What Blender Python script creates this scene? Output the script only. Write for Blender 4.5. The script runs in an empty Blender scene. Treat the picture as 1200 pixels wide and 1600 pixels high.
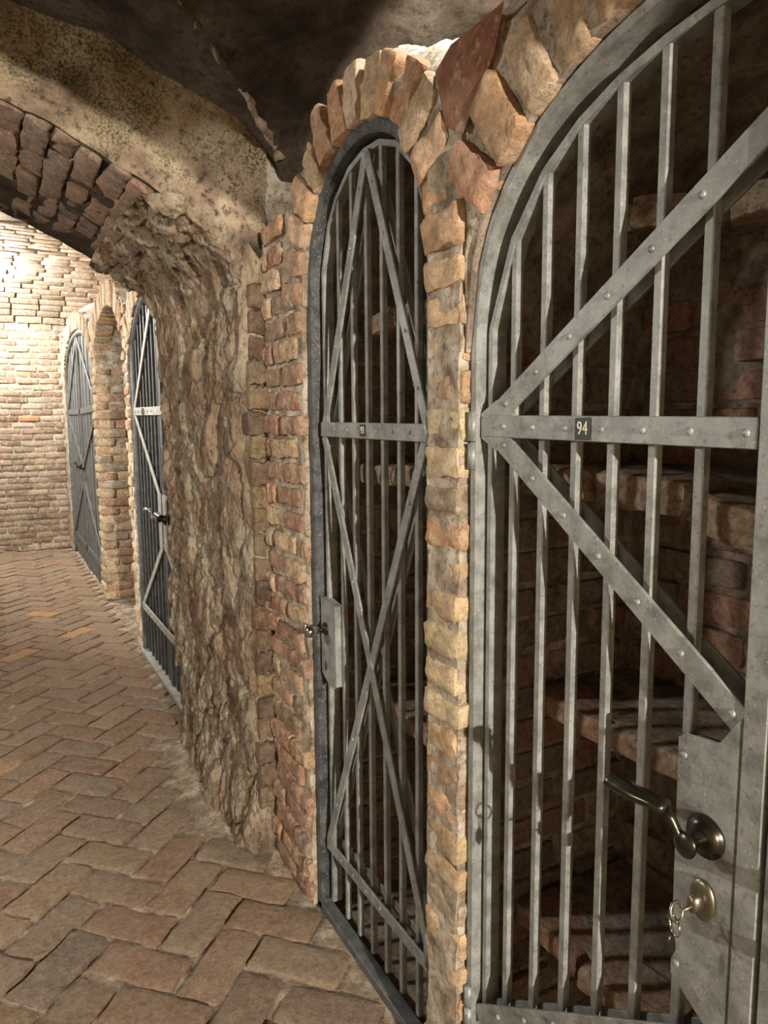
import bpy, math, random
import numpy as np
from mathutils import Matrix, Vector

# World frame: X = into the right-hand gate wall, Y = along the corridor, Z = up. Camera stands at X=0, Y=0.
random.seed(7)
SC = bpy.context.scene
COL = SC.collection
R = math.radians

# ------------------------------------------------------------------ camera, world, lights, exposure
cam_d = bpy.data.cameras.new('camera')
cam_d.sensor_fit = 'VERTICAL'; cam_d.sensor_height = 24.0
cam_d.lens = 24.0 * 1150.0 / 1600.0
cam_d.clip_start = 0.02
cam = bpy.data.objects.new('camera', cam_d); COL.objects.link(cam)
H = 1.35; PITCH = R(7.0); ROLL = R(0.4); HEAD = R(28.0)
fw = Vector((math.sin(HEAD) * math.cos(PITCH), math.cos(HEAD) * math.cos(PITCH), -math.sin(PITCH)))
r0 = Vector((math.cos(HEAD), -math.sin(HEAD), 0))
dn = fw.cross(r0)
right = r0 * math.cos(ROLL) + dn * math.sin(ROLL)
up = -(dn * math.cos(ROLL) - r0 * math.sin(ROLL))
m = Matrix((right, up, -fw)).transposed().to_4x4(); m.translation = (0, 0, H)
cam.matrix_world = m
SC.camera = cam

w = bpy.data.worlds.new('world'); SC.world = w; w.use_nodes = True
w.node_tree.nodes['Background'].inputs['Color'].default_value = (0.8, 0.72, 0.6, 1)
w.node_tree.nodes['Background'].inputs['Strength'].default_value = 0.0

def aim(o, tgt):
    o.rotation_euler = (Vector(tgt) - o.location).to_track_quat('-Z', 'Y').to_euler()
def spot(name, loc, tgt, power, cone, blend, radius, color):
    l = bpy.data.lights.new(name, 'SPOT'); l.energy = power; l.spot_size = R(cone); l.spot_blend = blend
    l.shadow_soft_size = radius; l.color = color
    o = bpy.data.objects.new(name, l); COL.objects.link(o); o.location = loc; aim(o, tgt); return o
def point(name, loc, power, radius, color):
    l = bpy.data.lights.new(name, 'POINT'); l.energy = power; l.shadow_soft_size = radius; l.color = color
    o = bpy.data.objects.new(name, l); COL.objects.link(o); o.location = loc; return o
WARM = (1.0, 0.91, 0.80)
NEUT = (1.0, 0.95, 0.89)
COOL = (1.0, 0.97, 0.94)
# lamp hung low in the bay behind the camera; it reaches this bay only under the transverse arch there
point('lamp_rear_bay', (0.12, -4.0, 1.92), 2300, 0.025, WARM)
# shaded lamp on the corridor's left wall, thrown down across the gates
spot('lamp_left_wall', (-1.5, 2.02, 1.80), (0.72, 2.15, 0.70), 150, 104, 0.6, 0.10, NEUT)
# pair of small lamps lying on the ledge above the near gate
spot('lamp_ledge', (1.0, 0.80, 2.22), (1.38, 1.8, 2.27), 210, 56, 0.05, 0.03, NEUT)
spot('lamp_ledge_low', (0.84, 0.95, 2.36), (0.80, 1.30, 2.08), 45, 62, 0.3, 0.03, NEUT)
# strong lamps high on the left in the far bay
point('lamp_far_bay', (-0.2, 7.75, 2.72), 420, 0.05, COOL)
spot('lamp_far_ledge', (-1.2, 4.3, 2.1), (0.9, 5.2, 2.0), 420, 110, 0.5, 0.08, NEUT)

SC.view_settings.view_transform = 'Standard'
SC.view_settings.look = 'None'
SC.view_settings.gamma = 1.0
SC.view_settings.use_curve_mapping = False
SC.view_settings.exposure = -0.22

# ------------------------------------------------------------------ noise (numpy)
def _h(ix, iy, iz):
    n = (ix * 374761393 + iy * 668265263 + iz * 2147483647 * 3 + 1274126177) & 0xFFFFFFFF
    n = ((n ^ (n >> 13)) * 1274126177) & 0xFFFFFFFF
    n = ((n ^ (n >> 16)) * 2246822519) & 0xFFFFFFFF
    return (n & 0xFFFFFF).astype(np.float64) / 0xFFFFFF
def vn(P):
    P = np.asarray(P, float); i = np.floor(P).astype(np.int64); f = P - i; u = f * f * (3 - 2 * f)
    r = 0
    for a in (0, 1):
        for b in (0, 1):
            for c in (0, 1):
                wgt = (u[..., 0] if a else 1 - u[..., 0]) * (u[..., 1] if b else 1 - u[..., 1]) * (u[..., 2] if c else 1 - u[..., 2])
                r = r + wgt * _h(i[..., 0] + a, i[..., 1] + b, i[..., 2] + c)
    return r * 2 - 1
def fbm(P, o=3, gain=.5):
    P = np.asarray(P, float); r = 0; a = 1.0; t = 0
    for k in range(o):
        r = r + a * vn(P * 2 ** k + 17.3 * k); t += a; a *= gain
    return r / t
def vnoise3(P, scale, amp, o=3):
    P = np.asarray(P, float)
    return np.stack([fbm(P * scale + off, o) for off in (3.1, 41.7, 83.9)], -1) * amp

# ------------------------------------------------------------------ materials
def nt(name):
    mt = bpy.data.materials.new(name); mt.use_nodes = True
    t = mt.node_tree; b = t.nodes['Principled BSDF']
    return mt, t, b
def N(t, typ, **kw):
    n = t.nodes.new(typ)
    for k, v in kw.items(): setattr(n, k, v)
    return n
def noise(t, vec, scale, detail=5, rough=.6):
    n = N(t, 'ShaderNodeTexNoise'); n.inputs['Scale'].default_value = scale
    n.inputs['Detail'].default_value = detail; n.inputs['Roughness'].default_value = rough
    t.links.new(vec, n.inputs['Vector']); return n.outputs['Fac']
def ramp(t, fac, stops, interp='LINEAR'):
    r = N(t, 'ShaderNodeValToRGB'); r.color_ramp.interpolation = interp
    e = r.color_ramp.elements
    while len(e) < len(stops): e.new(0.5)
    for k, (p, c) in enumerate(stops):
        e[k].position = p; e[k].color = (c, c, c, 1) if isinstance(c, (int, float)) else (*c, 1)
    t.links.new(fac, r.inputs['Fac']); return r.outputs['Color']
def mix(t, fac, a, b, mode='MIX'):
    n = N(t, 'ShaderNodeMix', data_type='RGBA', blend_type=mode)
    for sock, v in ((n.inputs[0], fac), (n.inputs[6], a), (n.inputs[7], b)):
        if isinstance(v, (int, float)): sock.default_value = v
        elif isinstance(v, tuple): sock.default_value = (*v, 1)
        else: t.links.new(v, sock)
    return n.outputs[2]
def bump(t, b, h, strength, dist, prev=None):
    n = N(t, 'ShaderNodeBump'); n.inputs['Strength'].default_value = strength; n.inputs['Distance'].default_value = dist
    t.links.new(h, n.inputs['Height'])
    if prev is not None: t.links.new(prev, n.inputs['Normal'])
    t.links.new(n.outputs['Normal'], b.inputs['Normal']); return n.outputs['Normal']
def pos(t, sc=None):
    g = N(t, 'ShaderNodeNewGeometry').outputs['Position']
    if sc is None: return g
    mp = N(t, 'ShaderNodeMapping'); mp.inputs['Scale'].default_value = sc
    t.links.new(g, mp.inputs['Vector']); return mp.outputs['Vector']

def brick_material(name, lime=.45, limecol=(.60, .52, .40), grime=.5, rough=.92, pit=.5, limeat=.53, speck=.6, contrast=1.0):
    mt, t, b = nt(name); p = pos(t)
    base = N(t, 'ShaderNodeObjectInfo').outputs['Color']
    n0 = noise(t, p, 7, 4, .6); n1 = noise(t, p, 24, 7, .7); n2 = noise(t, p, 60, 6, .75); n3 = noise(t, p, 190, 4, .75)
    c = mix(t, ramp(t, n2, [(.5 - .12 / contrast, .0), (.5 + .12 / contrast, 1.0)]), mix(t, 1.0, base, (.60, .55, .52), 'MULTIPLY'), mix(t, 1.0, base, (1.28, 1.25, 1.2), 'MULTIPLY'))
    c = mix(t, ramp(t, n0, [(.42, .35), (.56, 0.0)]), c, (.30, .23, .16))
    c = mix(t, ramp(t, n1, [(limeat, 0.0), (limeat + .08, lime)]), c, limecol)
    g = noise(t, pos(t, (9, 9, 9)), 3, 6, .75)
    c = mix(t, ramp(t, g, [(.54, 0.0), (.66, grime)]), c, (.07, .05, .035))
    c = mix(t, ramp(t, n3, [(.36, speck), (.45, 0.0)]), c, (.06, .04, .03))
    t.links.new(c, b.inputs['Base Color']); b.inputs['Roughness'].default_value = rough
    b.inputs['Specular IOR Level'].default_value = .2
    x = bump(t, b, n1, .7, .012); x = bump(t, b, n2, .9, .008, x); bump(t, b, n3, pit, .004, x)
    return mt
def mortar_material(name, c1, c2, c3, scale=14):
    mt, t, b = nt(name); p = pos(t)
    n1 = noise(t, p, scale, 6, .65); n2 = noise(t, p, 70, 6, .75)
    c = ramp(t, n1, [(.38, c1), (.5, c2), (.62, c3)])
    c = mix(t, ramp(t, n2, [(.36, .75), (.48, 0.0)]), c, (.08, .062, .045))
    t.links.new(c, b.inputs['Base Color']); b.inputs['Roughness'].default_value = .95
    b.inputs['Specular IOR Level'].default_value = .15
    x = bump(t, b, n2, 1.0, .008); bump(t, b, noise(t, p, 220, 3, .7), .6, .003, x)
    return mt
def rock_material():
    mt, t, b = nt('rough_rubble'); p = pos(t); pv = pos(t, (1, 1, .45))
    n1 = noise(t, pv, 13, 9, .72); n2 = noise(t, pv, 75, 7, .8); n3 = noise(t, p, 3.6, 5, .6); n4 = noise(t, pv, 190, 4, .75)
    c = ramp(t, n1, [(.36, (.14, .10, .065)), (.45, (.33, .245, .165)), (.54, (.49, .39, .27)), (.66, (.64, .55, .41))])
    c = mix(t, ramp(t, n3, [(.46, 0.0), (.58, .55)]), c, (.33, .21, .135))
    c = mix(t, ramp(t, noise(t, p, 5, 6, .65), [(.55, 0.0), (.63, .65)]), c, (.50, .46, .34))
    c = mix(t, ramp(t, noise(t, p, 7, 5, .65), [(.57, 0.0), (.66, .6)]), c, (.13, .09, .06))
    c = mix(t, ramp(t, n2, [(.39, .8), (.48, 0.0)]), c, (.06, .045, .03))
    t.links.new(c, b.inputs['Base Color']); b.inputs['Roughness'].default_value = .93
    b.inputs['Specular IOR Level'].default_value = .2
    x = bump(t, b, n1, 1.0, .03); x = bump(t, b, n2, 1.0, .016, x); bump(t, b, n4, .8, .006, x)
    return mt
def vault_material(name, tone=1.0, moss=.0):
    mt, t, b = nt(name); p = pos(t)
    n1 = noise(t, p, 5, 8, .65); n2 = noise(t, p, 38, 7, .75); n3 = noise(t, p, 150, 4, .7)
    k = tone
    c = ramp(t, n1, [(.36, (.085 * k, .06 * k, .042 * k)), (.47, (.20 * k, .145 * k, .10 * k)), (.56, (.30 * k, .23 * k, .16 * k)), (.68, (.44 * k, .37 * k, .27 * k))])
    c = mix(t, ramp(t, n2, [(.38, .85), (.49, 0.0)]), c, (.045, .035, .025))
    if moss:
        sp = ramp(t, n3, [(.45, 0.0), (.53, 1.0)])
        yl = mix(t, sp, (.08, .075, .045), (.62, .54, .30))
        c = mix(t, ramp(t, noise(t, p, 5.5, 4, .6), [(.38, 0.0), (.6, moss)]), c, yl)
        c = mix(t, ramp(t, noise(t, p, 2.6, 3, .5), [(.62, 0.0), (.72, .9)]), c, (.03, .028, .022))
    t.links.new(c, b.inputs['Base Color']); b.inputs['Roughness'].default_value = .95
    b.inputs['Specular IOR Level'].default_value = .15
    x = bump(t, b, n1, 1.0, .04); x = bump(t, b, n2, 1.0, .025, x); bump(t, b, n3, .8, .008, x)
    return mt
def metal_material(name, c1, c2, metallic=.35, rough=.5, dirt=.5, dirtcol=(.05, .045, .035)):
    mt, t, b = nt(name); p = pos(t)
    n1 = noise(t, p, 26, 6, .65); n2 = noise(t, p, 120, 5, .7)
    c = ramp(t, n1, [(.38, c1), (.62, c2)])
    c = mix(t, ramp(t, n2, [(.56, 0.0), (.66, dirt)]), c, dirtcol)
    c = mix(t, ramp(t, noise(t, p, 300, 2, .5), [(.66, 0.0), (.71, .5)]), c, (.6, .6, .56))
    t.links.new(c, b.inputs['Base Color']); b.inputs['Metallic'].default_value = metallic
    t.links.new(ramp(t, n1, [(.3, rough - .1), (.7, rough + .12)]), b.inputs['Roughness'])
    bump(t, b, n2, .25, .001)
    return mt
def plain(name, c, rough=.5, metallic=0.0):
    mt, t, b = nt(name); p = pos(t)
    t.links.new(ramp(t, noise(t, p, 60, 4, .6), [(.3, tuple(v * .8 for v in c)), (.7, c)]), b.inputs['Base Color'])
    b.inputs['Roughness'].default_value = rough; b.inputs['Metallic'].default_value = metallic
    return mt
M = {
    'brick': brick_material('old_brick'),
    'brick_clean': brick_material('old_brick_sound', .4, (.66, .58, .44), .2, speck=.35, limeat=.54, contrast=.7),
    'brick_far': brick_material('old_brick_pale', .55, (.55, .48, .37), .45),
    'brick_cell': brick_material('old_brick_dark', .25, (.34, .28, .22), .7),  # darker brick tone for niches, soffit and the damp-stained quoins
    'paver': brick_material('worn_paver', .35, (.40, .32, .235), .35, .85, .7, .54, .5, .7),
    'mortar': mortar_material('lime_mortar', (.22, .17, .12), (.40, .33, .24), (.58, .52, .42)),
    'mortar_lit': mortar_material('lime_mortar_pale', (.42, .36, .27), (.58, .52, .42), (.70, .66, .56)),  # lit copy of the mortar: lamp brightness put into its colour
    'mortar_cell': mortar_material('dark_mortar', (.18, .14, .105), (.33, .26, .20), (.45, .37, .29)),  # darker mortar tone for niches and the undersides of the openings
    'floor_joint': mortar_material('floor_joint_dirt', (.20, .15, .105), (.32, .25, .18), (.50, .42, .31), 12),
    'rock': rock_material(),
    'vault': vault_material('vault_stone_shaded', .42),  # tone lowered: the shade under the vault is put into the stone colour
    'vault_far': vault_material('vault_stone_lit', 1.5),  # same stone, tone raised so the far bay reads as brightly lit
    'lichen': vault_material('lichened_stone_lit', 1.9, .65),  # real lichen specks; base tone also raised to make the face look lit
    'zinc': metal_material('galvanised_steel', (.165, .172, .158), (.285, .293, .272), .25),
    'zinc_pale': metal_material('galvanised_steel_pale', (.30, .30, .27), (.46, .46, .42)),
    'iron_dark': metal_material('dark_painted_iron', (.022, .024, .026), (.075, .08, .08), .1, .5, .6, (.22, .20, .17)),
    'iron_far': metal_material('grey_painted_iron', (.06, .068, .07), (.12, .13, .128), .2, .5),
    'chrome': plain('worn_chrome', (.62, .61, .57), .16, 1.0),
    'black': plain('blackened_brass', (.05, .045, .03), .28, .8),
    'plate': plain('black_enamel', (.012, .012, .012), .4),
    'digit': plain('cream_digits', (.72, .66, .48), .6),
    'brass': plain('dull_brass', (.22, .19, .135), .38, .9),
}

# ------------------------------------------------------------------ mesh helpers
def link(name, data, parent=None, label=None, cat=None, group=None, kind=None):
    o = bpy.data.objects.new(name, data); COL.objects.link(o)
    if parent is not None: o.parent = parent
    if label: o['label'] = label
    if cat: o['category'] = cat
    if group: o['group'] = group
    if kind: o['kind'] = kind
    return o
class MB:
    def __init__(s): s.v = []; s.f = []; s.mi = []; s.n = 0
    def add(s, V, F, mi=0):
        V = np.asarray(V, float).reshape(-1, 3); s.v.append(V)
        s.f += [tuple(i + s.n for i in q) for q in F]; s.mi += [mi] * len(F); s.n += len(V)
    def grid(s, P, mi=0, flip=False):
        nu, nv = P.shape[:2]
        F = []
        for i in range(nu - 1):
            for j in range(nv - 1):
                a = i * nv + j; q = (a, a + nv, a + nv + 1, a + 1)
                F.append(q[::-1] if flip else q)
        s.add(P.reshape(-1, 3), F, mi)
    def box(s, lo, hi, mi=0):
        x0, y0, z0 = lo; x1, y1, z1 = hi
        V = [(x0, y0, z0), (x1, y0, z0), (x1, y1, z0), (x0, y1, z0), (x0, y0, z1), (x1, y0, z1), (x1, y1, z1), (x0, y1, z1)]
        s.add(V, [(0, 3, 2, 1), (4, 5, 6, 7), (0, 1, 5, 4), (1, 2, 6, 5), (2, 3, 7, 6), (3, 0, 4, 7)], mi)
    def mesh(s, name, mats, smooth=False, origin=(0, 0, 0)):
        V = np.concatenate(s.v) - np.array(origin, float)
        me = bpy.data.meshes.new(name); me.from_pydata(V.tolist(), [], s.f)
        for mt in (mats if isinstance(mats, (list, tuple)) else [mats]): me.materials.append(mt)
        me.polygons.foreach_set('material_index', s.mi)
        if smooth: me.polygons.foreach_set('use_smooth', [True] * len(s.f))
        me.update(); return me

def lin(a, b, n): return np.linspace(a, b, n)
def slab(mb, A, lo, hi0, hi1, b0, b1, cell, mapf, amp=.006, nscale=9, mi=0, mi_top=None, mi_bot=None, mi_front=None):
    """solid between lo(a) and hi(a), for a in A, from depth b0 to b1; mapf(a,b,z) -> xyz arrays; vector-noise displaced"""
    A = np.asarray(A, float); lo_ = np.array([lo(a) for a in A]); h0 = np.array([hi0(a) for a in A]); h1 = np.array([hi1(a) for a in A])
    nz = max(2, int(np.max(h0 - lo_) / cell) + 1); nb = max(2, int(abs(b1 - b0) / cell) + 1)
    tz = lin(0, 1, nz); tb = lin(0, 1, nb)
    def put(P, k, flip=False):
        P = P + vnoise3(P, nscale, amp, 3); mb.grid(P, k, flip)
    def MP(a, b, z): return mapf(*np.broadcast_arrays(a, b, z))
    f = mi if mi_front is None else mi_front
    put(MP(A[:, None], b0, lo_[:, None] + (h0 - lo_)[:, None] * tz[None]), f)
    put(MP(A[:, None], b1, lo_[:, None] + (h1 - lo_)[:, None] * lin(0, 1, 2)[None]), mi)
    put(MP(A[:, None], b0 + (b1 - b0) * tb[None], h0[:, None] + (h1 - h0)[:, None] * tb[None]), mi if mi_top is None else mi_top)
    put(MP(A[:, None], b0 + (b1 - b0) * tb[None], lo_[:, None] + 0 * tb[None]), mi if mi_bot is None else mi_bot)
    for k in (0, -1):
        hh = h0[k] + (h1[k] - h0[k]) * tb
        put(MP(np.array([[A[k]]]), (b0 + (b1 - b0) * tb)[:, None], lo_[k] + (hh - lo_[k])[:, None] * tz[None]), mi)
XY = lambda a, b, z: np.stack([b, a, z], -1)       # a along Y (wall), b into the wall (X)
YX = lambda a, b, z: np.stack([a, b, z], -1)       # a along X, b along Y

# --- bricks
_bc = {}
def brick_mesh(kind, dims, n, rad, amp, seed, mat):
    key = (kind, seed)
    if key in _bc: return _bc[key]
    h = np.array(dims) / 2; mb = MB()
    for ax in range(3):
        u, v = (ax + 1) % 3, (ax + 2) % 3
        nu, nv = n[u], n[v]
        for sgn in (-1, 1):
            P = np.zeros((nu + 1, nv + 1, 3))
            def ticks(k, nn):
                q = lin(-1, 1, nn + 1) * h[k]
                if nn >= 3: q[1] = -h[k] + rad * 1.1; q[-2] = h[k] - rad * 1.1
                return q
            P[..., u] = ticks(u, nu)[:, None]; P[..., v] = ticks(v, nv)[None]; P[..., ax] = sgn * h[ax]
            inner = np.clip(P, -(h - rad), h - rad); dv = P - inner
            L = np.linalg.norm(dv, axis=-1, keepdims=True)
            P = inner + dv / np.maximum(L, 1e-9) * rad
            P = P + vnoise3(P + seed * 7.7, 22, amp, 2) + vnoise3(P + seed * 3.3, 70, amp * .45, 1)
            mb.grid(P, 0, sgn < 0)
    me = mb.mesh(kind + '_%d' % seed, mat, True); _bc[key] = me
    return me
BR = {  # kind: dims, segments, corner radius, noise amplitude, material
    'near': ((.118, .118, .066), (8, 7, 5), .012, .0075, 'brick_clean'),
    'nearl': ((.235, .115, .066), (9, 5, 5), .011, .0075, 'brick'),
    'vous': ((.14, .12, .064), (8, 7, 5), .011, .008, 'brick_clean'),
    'std': ((.235, .10, .066), (3, 3, 3), .010, .005, 'brick'),
    'far': ((.235, .10, .066), (3, 3, 3), .010, .006, 'brick_far'),
    'cell': ((.235, .10, .066), (3, 3, 3), .009, .005, 'brick_cell'),
    'paver': ((.238, .115, .05), (9, 6, 3), .007, .0055, 'paver'),
    'fill': ((.235, .10, .066), (6, 4, 4), .010, .012, 'brick_cell'),
}
rb = random.Random(3)
def put_brick(kind, c, axx, axy, axz, parent, color, size=None, jit=.004, rot=.02, name='brick'):
    dims, n, rad, amp, mat = BR[kind]
    me = brick_mesh(kind, dims, n, rad, amp, rb.randrange(7), M[mat])
    o = bpy.data.objects.new(name, me); COL.objects.link(o); o.parent = parent
    sz = size or dims
    mtx = Matrix((Vector(axx), Vector(axy), Vector(axz))).transposed().to_4x4()
    e = Matrix.Rotation(rb.uniform(-rot, rot), 4, 'X') @ Matrix.Rotation(rb.uniform(-rot, rot), 4, 'Y') @ Matrix.Rotation(rb.uniform(-rot, rot), 4, 'Z')
    fl = Matrix.Diagonal((rb.choice((-1, 1)), 1, 1, 1)) if rb.random() < 2 else Matrix()
    S = Matrix.Diagonal((sz[0] / dims[0], sz[1] / dims[1], sz[2] / dims[2], 1))
    k = rb.choice((Matrix.Rotation(0, 4, 'Z'), Matrix.Rotation(math.pi, 4, 'Z'), Matrix.Rotation(math.pi, 4, 'X'), Matrix.Rotation(math.pi, 4, 'Y')))
    T = Matrix.Translation(Vector(c) + Vector((rb.uniform(-jit, jit), rb.uniform(-jit, jit), rb.uniform(-jit, jit) * .6)))
    o.matrix_local = T @ mtx @ e @ S @ k
    o.color = (*color, 1)
    return o
def pick(pal, v=.12):
    c = rb.choice(pal); k = 1 + rb.uniform(-v, v)
    return tuple(min(1, x * k * (1 + rb.uniform(-.04, .04))) for x in c)
TAN = [(.54, .41, .25), (.58, .46, .29), (.52, .38, .235), (.50, .345, .205), (.44, .27, .165), (.58, .48, .32), (.40, .33, .24)]
ORANGE = [(.44, .27, .17), (.40, .235, .15), (.46, .32, .205), (.37, .245, .165), (.34, .20, .14), (.48, .36, .235), (.33, .26, .19)]
VOUS = [(.52, .345, .21), (.50, .31, .185), (.54, .40, .26), (.44, .255, .155), (.56, .44, .30), (.48, .36, .24)]
BROWN = [(.24, .17, .125), (.21, .15, .11), (.28, .20, .15), (.26, .165, .12), (.20, .15, .115)]
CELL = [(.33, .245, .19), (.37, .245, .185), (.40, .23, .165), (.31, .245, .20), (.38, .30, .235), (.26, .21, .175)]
PALE = [(.33, .275, .215), (.37, .31, .24), (.30, .245, .185), (.33, .25, .18), (.40, .345, .275), (.28, .23, .175)]
PAVE = [(.275, .198, .135), (.285, .198, .13), (.255, .19, .134), (.28, .207, .145), (.272, .185, .122), (.245, .188, .138)]
PIER = [(.60, .46, .28), (.64, .51, .32), (.58, .43, .26), (.55, .39, .23), (.48, .30, .18), (.64, .54, .36), (.40, .33, .24)]

def courses(kind, parent, pal, o, uax, nax, u0, u1, z0, z1, pitch=.0655, L=.205, depth=.10, joint=.011, skip=None, first=0, jit=.004, minlen=.045, pr=0.0, zmapf=None):
    """rows of bricks on a vertical face; o = face origin, uax along the face, nax = outward normal; u0,u1 numbers or f(z)"""
    uax = Vector(uax); nax = Vector(nax); k = first; z = z0
    while z < z1:
        a = u0(z) if callable(u0) else u0; b = u1(z) if callable(u1) else u1
        off = (k % 2) * L / 2 + rb.uniform(-.03, .03)
        u = math.floor((a - off) / L) * L + off
        while u < b:
            ua = max(u, a); ub = min(u + L, b)
            ln = ub - ua - joint
            if ln > minlen:
                hgt = pitch - joint * rb.uniform(.7, 1.4)
                if not (skip and skip((ua + ub) / 2, z + pitch / 2)):
                    out = rb.uniform(-.004, .006) + pr
                    c = Vector(o) + uax * ((ua + ub) / 2) + nax * (out - depth / 2) + Vector((0, 0, z + pitch / 2))
                    put_brick(kind, c, uax, Vector((0, 0, 1)).cross(uax), (0, 0, 1), parent, pick(pal), (ln, depth, hgt), jit)
            u += L
        z += pitch; k += 1

# --- arch curves in the gate wall (Y,Z)
class Arch:
    def __init__(s, c, zc, a, b, e=2.0): s.c, s.zc, s.a, s.b, s.e = c, zc, a, b, e
    def pts(s, off=0.0, n=120, leg=None):
        P = []
        for k in range(n + 1):
            ph = math.pi * k / n
            x = (s.a + off) * math.copysign(abs(math.cos(ph)) ** (2 / s.e), math.cos(ph))
            P.append((s.c + x, s.zc + (s.b + off) * math.sin(ph) ** (2 / s.e)))
        if leg is not None: P = [(s.c + s.a + off, leg)] + P + [(s.c - s.a - off, leg)]
        return P
    def z(s, y, off=0.0):
        t = abs(y - s.c) / (s.a + off)
        return s.zc + (s.b + off) * (1 - min(t, 1) ** s.e) ** (1 / s.e)
    def inside(s, y, z, off=0.0):
        t = abs(y - s.c) / (s.a + off)
        if t >= 1: return False
        return z < s.z(y, off)
def resample(P, step):
    P = np.array(P); d = np.r_[0, np.cumsum(np.hypot(*np.diff(P, axis=0).T))]
    n = max(2, int(round(d[-1] / step))); q = lin(0, d[-1], n + 1)
    return np.stack([np.interp(q, d, P[:, 0]), np.interp(q, d, P[:, 1])], -1)
A94 = Arch(.50, 1.46, .56, .41, 2.4)
A93 = Arch(1.485, 1.64, .305, .335, 2.1)
A92 = Arch(3.76, 1.66, .68, .37, 2.0)
APS = Arch(5.24, 1.75, .66, .36, 2.0)
AFD = Arch(7.28, 1.70, 1.17, .47, 2.2)
XF, XG = .712, .745      # wall face, gate face

# ------------------------------------------------------------------ structure: right wall body
def top_near(y): return float(np.interp(y, [-1.5, .51, .93, 1.16, 1.30, 1.44, 1.55, 1.65, 1.80, 1.9, 2.1], [2.05, 2.05, 1.955, 1.955, 2.00, 2.055, 2.07, 2.02, 1.97, 1.9, 1.86])) - .012
def top_far(y): return max(A92.z(y, .16) if abs(y - A92.c) < .79 else 0, APS.z(y, .15) if abs(y - APS.c) < .80 else 0, AFD.z(y, .15) if abs(y - AFD.c) < 1.31 else 0, 2.03 if y < 5 else 2.13)
wr = MB()
def yr(a, b, st): return lin(a, b, max(2, int(abs(b - a) / st) + 1))
zero = lambda y: 0.0
def upn(y): return top_near(y) + .06
def upf(y): return top_far(y) + .30
XB = 1.22
# near part
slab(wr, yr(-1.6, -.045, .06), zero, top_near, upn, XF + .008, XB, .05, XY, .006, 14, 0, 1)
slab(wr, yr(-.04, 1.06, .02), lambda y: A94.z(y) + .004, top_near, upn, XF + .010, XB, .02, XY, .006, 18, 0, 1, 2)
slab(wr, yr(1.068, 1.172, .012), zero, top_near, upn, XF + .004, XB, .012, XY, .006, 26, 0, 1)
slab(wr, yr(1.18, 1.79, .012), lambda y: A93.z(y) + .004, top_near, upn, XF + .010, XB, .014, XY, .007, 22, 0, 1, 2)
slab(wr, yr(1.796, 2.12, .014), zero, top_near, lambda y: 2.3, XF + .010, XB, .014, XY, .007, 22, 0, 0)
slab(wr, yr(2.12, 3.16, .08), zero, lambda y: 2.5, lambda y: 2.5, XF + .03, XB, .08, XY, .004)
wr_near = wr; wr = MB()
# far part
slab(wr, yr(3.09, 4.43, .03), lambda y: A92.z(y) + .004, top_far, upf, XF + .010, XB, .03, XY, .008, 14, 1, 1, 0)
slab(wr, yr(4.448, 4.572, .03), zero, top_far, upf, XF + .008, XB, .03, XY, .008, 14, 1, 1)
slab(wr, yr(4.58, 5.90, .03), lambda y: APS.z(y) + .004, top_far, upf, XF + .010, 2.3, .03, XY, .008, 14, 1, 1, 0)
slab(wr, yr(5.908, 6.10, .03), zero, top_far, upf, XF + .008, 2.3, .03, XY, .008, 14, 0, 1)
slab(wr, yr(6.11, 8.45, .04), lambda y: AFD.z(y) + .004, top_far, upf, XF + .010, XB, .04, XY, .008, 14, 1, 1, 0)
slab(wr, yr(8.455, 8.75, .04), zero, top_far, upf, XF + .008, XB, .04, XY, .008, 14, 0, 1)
wr_far = wr; wr = wr_near
ys_ = lin(.90, 1.78, 110); fz = np.array([top_near(y) for y in ys_])
prof_ = resample([(XF + .012, -.02), (XF + .016, .006), (XF + .05, .055), (XF + .09, .085), (XF + .16, .088), (XF + .34, .06)], .014)
g = np.stack([np.broadcast_to(prof_[None, :, 0], (110, len(prof_))), np.broadcast_to(ys_[:, None], (110, len(prof_))), fz[:, None] + prof_[None, :, 1]], -1)
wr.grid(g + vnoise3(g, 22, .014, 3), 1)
wall_r = link('wall_right', wr.mesh('wall_right', [M['mortar'], M['mortar_lit'], M['mortar_cell']], True), None,
              'near brick gate wall holding the arches of gates 93 and 94', 'wall', kind='structure')
wall_rf = link('wall_right_far', wr_far.mesh('wall_right_far', [M['mortar'], M['mortar_lit'], M['mortar_cell']], True), None,
               'brick gate wall with arched openings beyond the rubble pier', 'wall', kind='structure')
# upper wall closing the ledge, passage end
wu = MB()
P = lambda y0, y1, x, z0, z1, n, q: np.stack([np.full((n, q), x), *np.meshgrid(lin(y0, y1, n), lin(z0, z1, q), indexing='ij')], -1)
g = P(-1.6, 2.4, 1.20, 1.85, 2.75, 90, 30); g = g + vnoise3(g, 7, .03); wu.grid(g)
g = P(3.0, 8.9, 1.20, 1.85, 3.4, 90, 40); g = g + vnoise3(g, 5, .03); wu.grid(g, 1)
link('wall_upper', wu.mesh('wall_upper', [M['lichen'], M['vault_far']], True), None, 'rough stone wall above the brick ledge over the gates', 'wall', kind='structure')

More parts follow.
